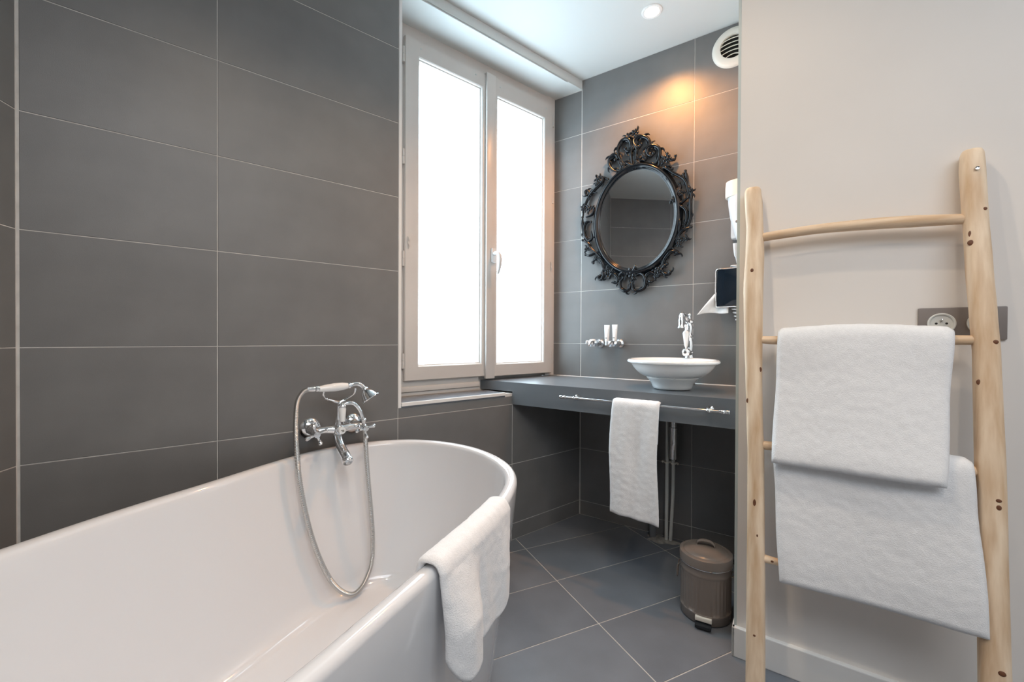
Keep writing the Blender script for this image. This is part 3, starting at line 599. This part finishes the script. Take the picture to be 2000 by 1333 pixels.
# ---------------------------------------------------------------- pedal bin
bi = thing('pedal_bin', 'small taupe metal pedal bin with domed lid by the white wall corner', 'bin', (1.525, .735, 0), radians(202))
rb_ = .0855
part('bin_body', G().lathe([(.0, .002), (rb_*.97, .002), (rb_, .005), (rb_, .030), (rb_+.0015, .034), (rb_, .038)]+[(rb_, .038+.126*i/10) for i in range(11)]+[(rb_, .166), (rb_+.002, .170), (rb_, .174), (rb_, .196), (rb_+.001, .198)], 144,
     wob=lambda a, z: (-.0026*(.5+.5*cos(a*36)))*(1 if .045 < z < .160 else 0)), M_BIN, bi, angle=60)
part('lid', G().lathe([(rb_+.0025, .197), (rb_+.0045, .199), (rb_+.0045, .224), (rb_+.003, .229), (rb_-.006, .233), (rb_-.010, .2325), (rb_-.020, .239), (rb_-.026, .239), (.045, .247), (.0, .250)], 72, cap0=False), M_BIN, bi)
part('lid_handle', G().tube([(0, -.030, .246), (0, -.026, .258), (0, -.012, .266), (0, .012, .266), (0, .026, .258), (0, .030, .246)], [.003, .004, .0045, .0045, .004, .003], 10, 5, flat=2.2, updir=(1, 0, 0)), M_BIN, bi)
part('inner_rim', G().lathe([(rb_+.0005, .1945), (rb_+.004, .1955), (rb_+.004, .1975), (rb_+.0005, .1985)], 60, cap0=False, cap1=False), M_CHROME, bi)
part('pedal_bracket', G().box(rb_-.004, rb_+.010, -.027, .027, .020, .034, .003), M_CREAM, bi)
part('pedal', G().box(rb_-.002, rb_+.030, -.026, .026, .006, .017, .003), M_BLACK, bi)
part('base_ring', G().lathe([(0, 0), (rb_*.94, 0), (rb_*.94, .004), (0, .004)], 48), M_BLACK, bi)
for sy in (-1, 1):
    part('side_handle', G().tube([(-.018, sy*(rb_+.002), .168), (-.018, sy*(rb_+.009), .160), (-.016, sy*(rb_+.011), .125), (0, sy*(rb_+.012), .110), (.016, sy*(rb_+.011), .125), (.018, sy*(rb_+.009), .160), (.018, sy*(rb_+.002), .168)], .0022, 8, 5), M_BIN, bi)
part('hinge', G().box(-rb_-.016, -rb_+.004, -.018, .018, .185, .205, .002), M_CHROME, bi)
part('bin_liner', G().box(-.022, .012, -.004, .004, -.006, .008, .003), M_GLOSSB, bi, loc=(-.045, rb_+.004, .192), rot=(0, .2, .6), label='dark scrap of bin liner at the rim')

# ---------------------------------------------------------------- pipes below the worktop
tp = thing('basin_trap', 'chrome bottle trap under the worktop', 'drain trap', W(.527, .05, .39), RB)
part('trap_body', G().lathe([(.0, .024), (.018, .026), (.0195, .030), (.0195, .176), (.018, .178), (.0165, .179), (.0165, .279), (0, .279)], 28), M_CHROME, tp)
part('trap_nut', G().lathe([(.019, .172), (.0205, .173), (.0205, .182), (.018, .184)], 28), M_CHROME, tp)
part('drain_pipe', G().tube([(0, 0, .03), (0, 0, -.02), (-.001, 0, -.13), (-.006, .002, -.25), (-.013, .004, -.388)], .0085, 12, 6), M_PIPE, tp)
def pipe(name, s, n, pts, r, m, label, cat='pipe', grp=None):
    o = link(name, G().tube(pts, r, 12, 6).mesh(name, m, True, 60), None, W(s, n, pts[0][2]), (0, 0, RB))
    o.data.transform(Matrix.Translation((0, 0, -pts[0][2]))); tag(o, label, cat, grp); return o
sp_ = pipe('supply_pipe', .495, .05, [(0, 0, .0), (.001, 0, .2), (.002, 0, .40), (0, 0, .52), (0, 0, .669)], [.0085, .0085, .0088, .0062, .005], M_PIPE, 'thin grey water pipe standing beside the chrome trap')
pipe('waste_pipe', .427, .045, [(0, 0, 0), (0, 0, .20), (0, 0, .40), (0, 0, .669)], .0165, M_GREYP, 'wide dark grey waste pipe behind the hand towel')
cl = thing('pipe_clip', 'cream plastic clip holding the two thin pipes to the wall', 'clip', W(.512, 0, .395), RB)
part('clip_bar', G().box(-.036, .034, -.040, -.034, -.005, .005, .002).box(-.004, .004, -.036, 0, -.005, .005, .001), M_CREAM, cl)
for x in (-.037, .035): part('clip_end', G().ball((x, -.048, 0), .006, (1, 1, 1), 12), M_CREAM, cl)
part('clip_collar', G().lathe([(.0105, -.004), (.0125, -.004), (.0125, .004), (.0105, .004), (.0105, -.004)], 20, Matrix.Translation((-.017, -.05, 0)), False, False), M_CREAM, cl)
part('clip_collar', G().lathe([(.0105, -.004), (.0125, -.004), (.0125, .004), (.0105, .004), (.0105, -.004)], 20, Matrix.Translation((.015, -.05, 0)), False, False), M_CREAM, cl)
g = G(); prm = []
for i in range(28):
    a = 2*pi*i/28; r = 1+.22*sin(a*3+1)+.12*sin(a*7); prm.append((.075*cos(a)*r, -.05+.038*sin(a)*r))
R = [[(x*k, -.05+(y+.05)*k, z) for x, y in prm] for k, z in ((1.05, .0), (.9, .004), (.6, .008), (.25, .010))]
for r_ in R: r_[:] = [(x, min(y, -.001), z) for x, y, z in r_]
g.rings(R, True, False, True); cp = part('cement_patch', g, M_SEAL, fl); cp.location = W(.475, 0, 0); cp.rotation_euler = (0, 0, RB)

# ---------------------------------------------------------------- wall holders with toiletries
for s, nm, lb in ((.112, 'soap_holder', 'chrome wall cup holding small soaps, left of the two cups'), (.225, 'tube_holder', 'chrome wall cup holding two toiletry tubes, right of the two cups')):
    t = thing(nm, lb, 'holder', W(s, 0, .984), RB)
    part('wall_rose', G().lathe([(0, 0), (.024, 0), (.025, .004), (.022, .010), (.014, .016), (.012, .03)], 28, toY(.008, 0, 0)), M_CHROME, t)
    part('ring_arm', G().lathe([(.0, .028), (.012, .028), (.014, .034), (.012, .042), (0, .044)], 20, toY(.008, 0, 0)), M_CHROME, t)
    part('cup', G().lathe([(0, -.017), (.029, -.017), (.031, -.014), (.0315, .012), (.0295, .014), (.0285, .010), (.0285, -.010), (0, -.0105)], 36, Matrix.Translation((-.002, -.071, 0)), False, False), M_CHROME, t)
def soap(s, n, z, rz, lb):
    o = link('soap_bar', G().box(-.018, .018, -.008, .008, 0, .019, .004).mesh('soap_bar', M_CERAM, True, 60), None, W(s, n, z), (0, 0, RB+rz)); tag(o, lb, 'soap')
soap(.083, .069, .980, .5, 'wrapped white soap lying in the left chrome cup')
o = link('soap_disc', G().lathe([(0, 0), (.014, 0), (.017, .004), (.017, .010), (.013, .014), (0, .015)], 24).mesh('soap_disc', M_CERAM, True, 60), None, W(.105, .072, .992)); tag(o, 'round white soap lying in the left chrome cup', 'soap')
def ctube(s, n, z, lb, tl):
    t = thing('toiletry_tube', lb, 'tube', W(s, n, z), RB)
    g = G(); R = []
    for k in range(13):
        q = k/12; w = .0115+.004*q; d = .0115*(1-q)**.7+.0008; R.append([(w*cos(a)*(1 if q < .99 else 1), d*sin(a), .020+.088*q) for a in [2*pi*i/24 for i in range(24)]])
    g.rings(R, True, True, True); part('tube_body', g, M_CERAM, t)
    part('cap', G().lathe([(0, 0), (.0105, 0), (.011, .002), (.0105, .021), (0, .021)], 20), M_WPLAS, t)
    part('printed_band', G().box(-.0135, .0135, -.0052, .0052, .082, .0835), M_GOLDT, t, False)
    part('printed_mark', G().box(-.006, .004, -.0110, -.0095, .036, .041), M_PRINT, t, False)
    t.rotation_euler = (tl, 0, RB)
    return t
ctube(.190, .079, .974, 'white toiletry tube standing at the left of the two tubes', 0)
ctube(.228, .066, .976, 'white toiletry tube standing in the right chrome cup', 0)

# ---------------------------------------------------------------- hairdryer, tissue box, vent, downlights
hd = thing('hair_dryer', 'white wall hairdryer with coiled cord beside the mirror', 'hairdryer', W(.80, 0, 1.50), RB)
part('wall_holder', G().box(-.03, .05, -.045, 0, -.03, .16, .012), M_WPLAS, hd)
g = G()
R = []
for z, w, d, cx_ in ((.225, .040, .050, -.020), (.222, .056, .058, -.016), (.200, .060, .060, -.014), (.165, .062, .060, -.012), (.152, .061, .059, -.012), (.150, .050, .052, -.012)):
    R.append([(cx_+.03+(w+.006)*cos(a)*abs(cos(a))**-.25 if abs(cos(a)) > 1e-3 else cx_+.03, -.062+d*.8*sin(a), z) for a in [2*pi*(i+.37)/28 for i in range(28)]])
g.rings(R, True, True, True); part('air_intake_cap', g, M_CREAM, hd, angle=50, label='cream top cap')
R = []
for z, w, d, cx_ in ((.155, .058, .05, .012), (.12, .057, .049, .013), (.06, .052, .042, .016), (.02, .046, .036, .020), (-.03, .040, .030, .028), (-.055, .035, .026, .031), (-.062, .025, .02, .032)):
    R.append([(cx_+.006+w*cos(a), -.062+d*sin(a), z) for a in [2*pi*i/28 for i in range(28)]])
part('dryer_body', G().rings(R, True, True, True), M_WPLAS, hd)
part('switch', G().ball((0, 0, 0), .005, (1, .5, 1.2), 12), M_TAUPE, hd, loc=(.0, -.098, .035))
part('cord_grip', G().tube([(-.008, -.062, -.055), (-.008, -.062, -.09), (-.006, -.060, -.115)], [.010, .007, .0045], 12, 5), M_WPLAS, hd)
pts = [(-.006, -.060, -.11), (.0, -.058, -.14), (.002, -.056, -.150)]
for i in range(40):
    a = i*2*pi/8; pts.append((-.014+.001*i+.016*cos(a), -.045+.014*sin(a), -.150-.0009*i*1.0))
cd = G().tube(pts, .0036, 8, 4)
pts = [(-.008+.0007*i+.016*cos(i*2*pi/8), -.045+.014*sin(i*2*pi/8), -.342-.0021*i) for i in range(40)]
part('coiled_cord', cd, M_WPLAS, hd); part('coiled_cord', G().tube(pts, .0036, 8, 4), M_WPLAS, hd)
tb = thing('tissue_dispenser', 'glossy black wall tissue box below the hairdryer', 'tissue box', W(.785, 0, 1.158), RB)
g = G(); R = []
for z in (0, .006, .168, .174):
    ins = .003 if z in (0, .174) else 0
    R.append([(x, y, z) for x, y in [(-.066+ins, -.000), (-.069+ins, -.030), (-.072+ins, -.050), (-.070+ins, -.058), (-.03, -.072+ins), (.02, -.076+ins), (.07, -.072+ins), (.075, 0)]])
g.rings(R, True, True, True); part('box_shell', g, M_GLOSSB, tb, angle=40)
part('chrome_edge', G().tube([(-.070, -.060, .002), (-.0735, -.059, .05), (-.0745, -.059, .09), (-.0735, -.059, .13), (-.070, -.060, .173), (-.03, -.073, .175), (.03, -.0765, .175)], .0022, 8, 6).tube([(-.070, -.060, .001), (-.03, -.073, 0), (.03, -.0765, 0), (.07, -.073, 0)], .0022, 8, 5), M_CHROME, tb)
tissue = G()
def tis(u, v):
    x = -.076-.078*v*(1-u*.98)-.004*sin(u*9); z = .070-.105*v-.008*u*v; y = -.040-.012*sin(u*6+v*2)-.012*v
    return (x+.06*u, y, z+.006*sin(u*5)*v+(.02*u*v))
me = cloth('tissue_sheet', tis, 16, 16, .0015, amp=.0002, mat_=M_PAPER); link('tissue_sheet', me, tb)['label'] = 'white tissue hanging out'
vn = thing('air_vent', 'round cream air vent high on the tiled wall', 'vent', W(.772, 0, 2.374), RB)
part('vent_ring', G().lathe([(.060, 0), (.092, 0), (.092, .006), (.088, .013), (.078, .018), (.064, .020), (.056, .019), (.055, .012), (.055, 0)], 56, toY(0, 0, 0), False, False), M_CREAM, vn)
part('vent_back', G().lathe([(0, .001), (.06, .001), (.06, 0)], 40, toY(0, 0, 0)), M_DARK, vn)
for k in range(6):
    z = .046-.0185*k; hw = math.sqrt(max(.0001, .0565**2-z*z)); R = []
    for i in range(15):
        q = i/14*2-1; x = q*hw; zz = z+.010*(1-q*q)
        R.append([(x, -.004, zz+.006), (x, -.017, zz-.003), (x, -.019, zz-.0015), (x, -.007, zz+.0085)])
    part('louvre', G().rings(R, True, True, True), M_CREAM, vn)
first = True
for (p, e), lb in zip(SPOTS, ('lit round ceiling downlight over the washbasin', 'round ceiling downlight above the near side of the bathtub', 'round ceiling downlight above the middle of the bathtub', 'round ceiling downlight above the camera')):
    t = thing('downlight', lb, 'ceiling light', p, 0, 'recessed ceiling downlights')
    if first:
        a_ = part('trim_ring', G().lathe([(.030, -.001), (.032, -.004), (.040, -.005), (.044, -.003), (.045, 0)], 40, None, False, False), M_WHITE, t); b_ = part('lamp', G().lathe([(0, -.0025), (.029, -.0025), (.0295, 0)], 32), M_LAMP, t); first = False
    else:
        for src in (a_, b_): c = src.copy(); COL.objects.link(c); c.parent = t

# ---------------------------------------------------------------- ornate mirror
mr = thing('wall_mirror', 'oval mirror in an ornate black baroque frame on the tiled wall', 'mirror', W(.317, 0, 1.64), RB)
def ell(a, b, y, n=96): return [(a*cos(2*pi*i/n), y, b*sin(2*pi*i/n)) for i in range(n)]
GA, GB = .199, .261
part('glass', G().rings([ell(GA+.004, GB+.004, -.016), ell(GA+.004, GB+.004, -.0165)], True, False, True), M_MIRROR, mr, False)
fr = [(.0, -.010), (.0, -.0185), (.002, -.021), (.006, -.0215), (.009, -.024), (.012, -.0305), (.017, -.034), (.022, -.0345), (.027, -.031), (.031, -.024), (.034, -.022), (.037, -.017), (.040, -.008), (.040, -.002), (.0, -.002)]
part('oval_frame', G().rings([ell(GA-.002+d, GB-.002+d, y) for d, y in fr], True), M_BLACKL, mr, angle=50)
for i, (w0, w1, pts) in enumerate(SCROLLS):
    n = len(pts); rad = []
    for k in range(n):
        t = k/(n-1); rad.append((w1+(w0-w1)*sin(pi*min(1, t*1.15+.05))**.6)*.00185 if 0 < k < n-1 else w1*.0011)
    g = G().tube([(x+.003, -.019-.003*sin(j*1.7+i), z) for j, (x, z) in enumerate(pts)], rad, 8, 5, flat=1.5, updir=(0, 1, 0))
    for k in range(1, n-1):
        p = Vector((pts[k][0]+.003, -.021, pts[k][1])); t = Vector((pts[k+1][0]-pts[k-1][0], 0, pts[k+1][1]-pts[k-1][1])).normalized()
        s_ = Vector((t.z, 0, -t.x))*(1 if (k+i) % 2 else -1); q_ = w0*.0011
        if n > 4 and ((p+s_*q_*2.6).x/GA)**2+((p+s_*q_*2.6).z/GB)**2 > 1.30: g.tube([p, p+s_*q_*1.7+t*q_, p+s_*q_*2.6+t*q_*3.0, p+s_*q_*2.0+t*q_*4.6], [q_*.9, q_*1.0, q_*.7, q_*.15], 6, 3)
    for (x, z) in (pts[0],): g.ball((x+.003, -.021, z), w0*.0017, (1, .9, 1), 10)
    part('scroll', g, M_BLACKL, mr, angle=70)
for r, x, z in ROSES:
    r *= .0016; g = G().ball((0, -.003, 0), r*.36, (1, .9, 1), 8)
    for k in range(5):
        a = k*2*pi/5+x*30; g.ball((cos(a)*r*.62, 0, sin(a)*r*.62), r*.42, (1, .6, 1), 8)
    for k in range(3):
        a = k*2*pi/3+z*20; g.tube([(cos(a)*r*.6, .004, sin(a)*r*.6), (cos(a+.3)*r*1.3, .002, sin(a+.3)*r*1.3), (cos(a+.5)*r*1.75, .004, sin(a+.5)*r*1.75)], [r*.3, r*.32, r*.06], 6, 3)
    part('rosette', g, M_BLACKL, mr, angle=70, loc=(x+.003, -.024, z))
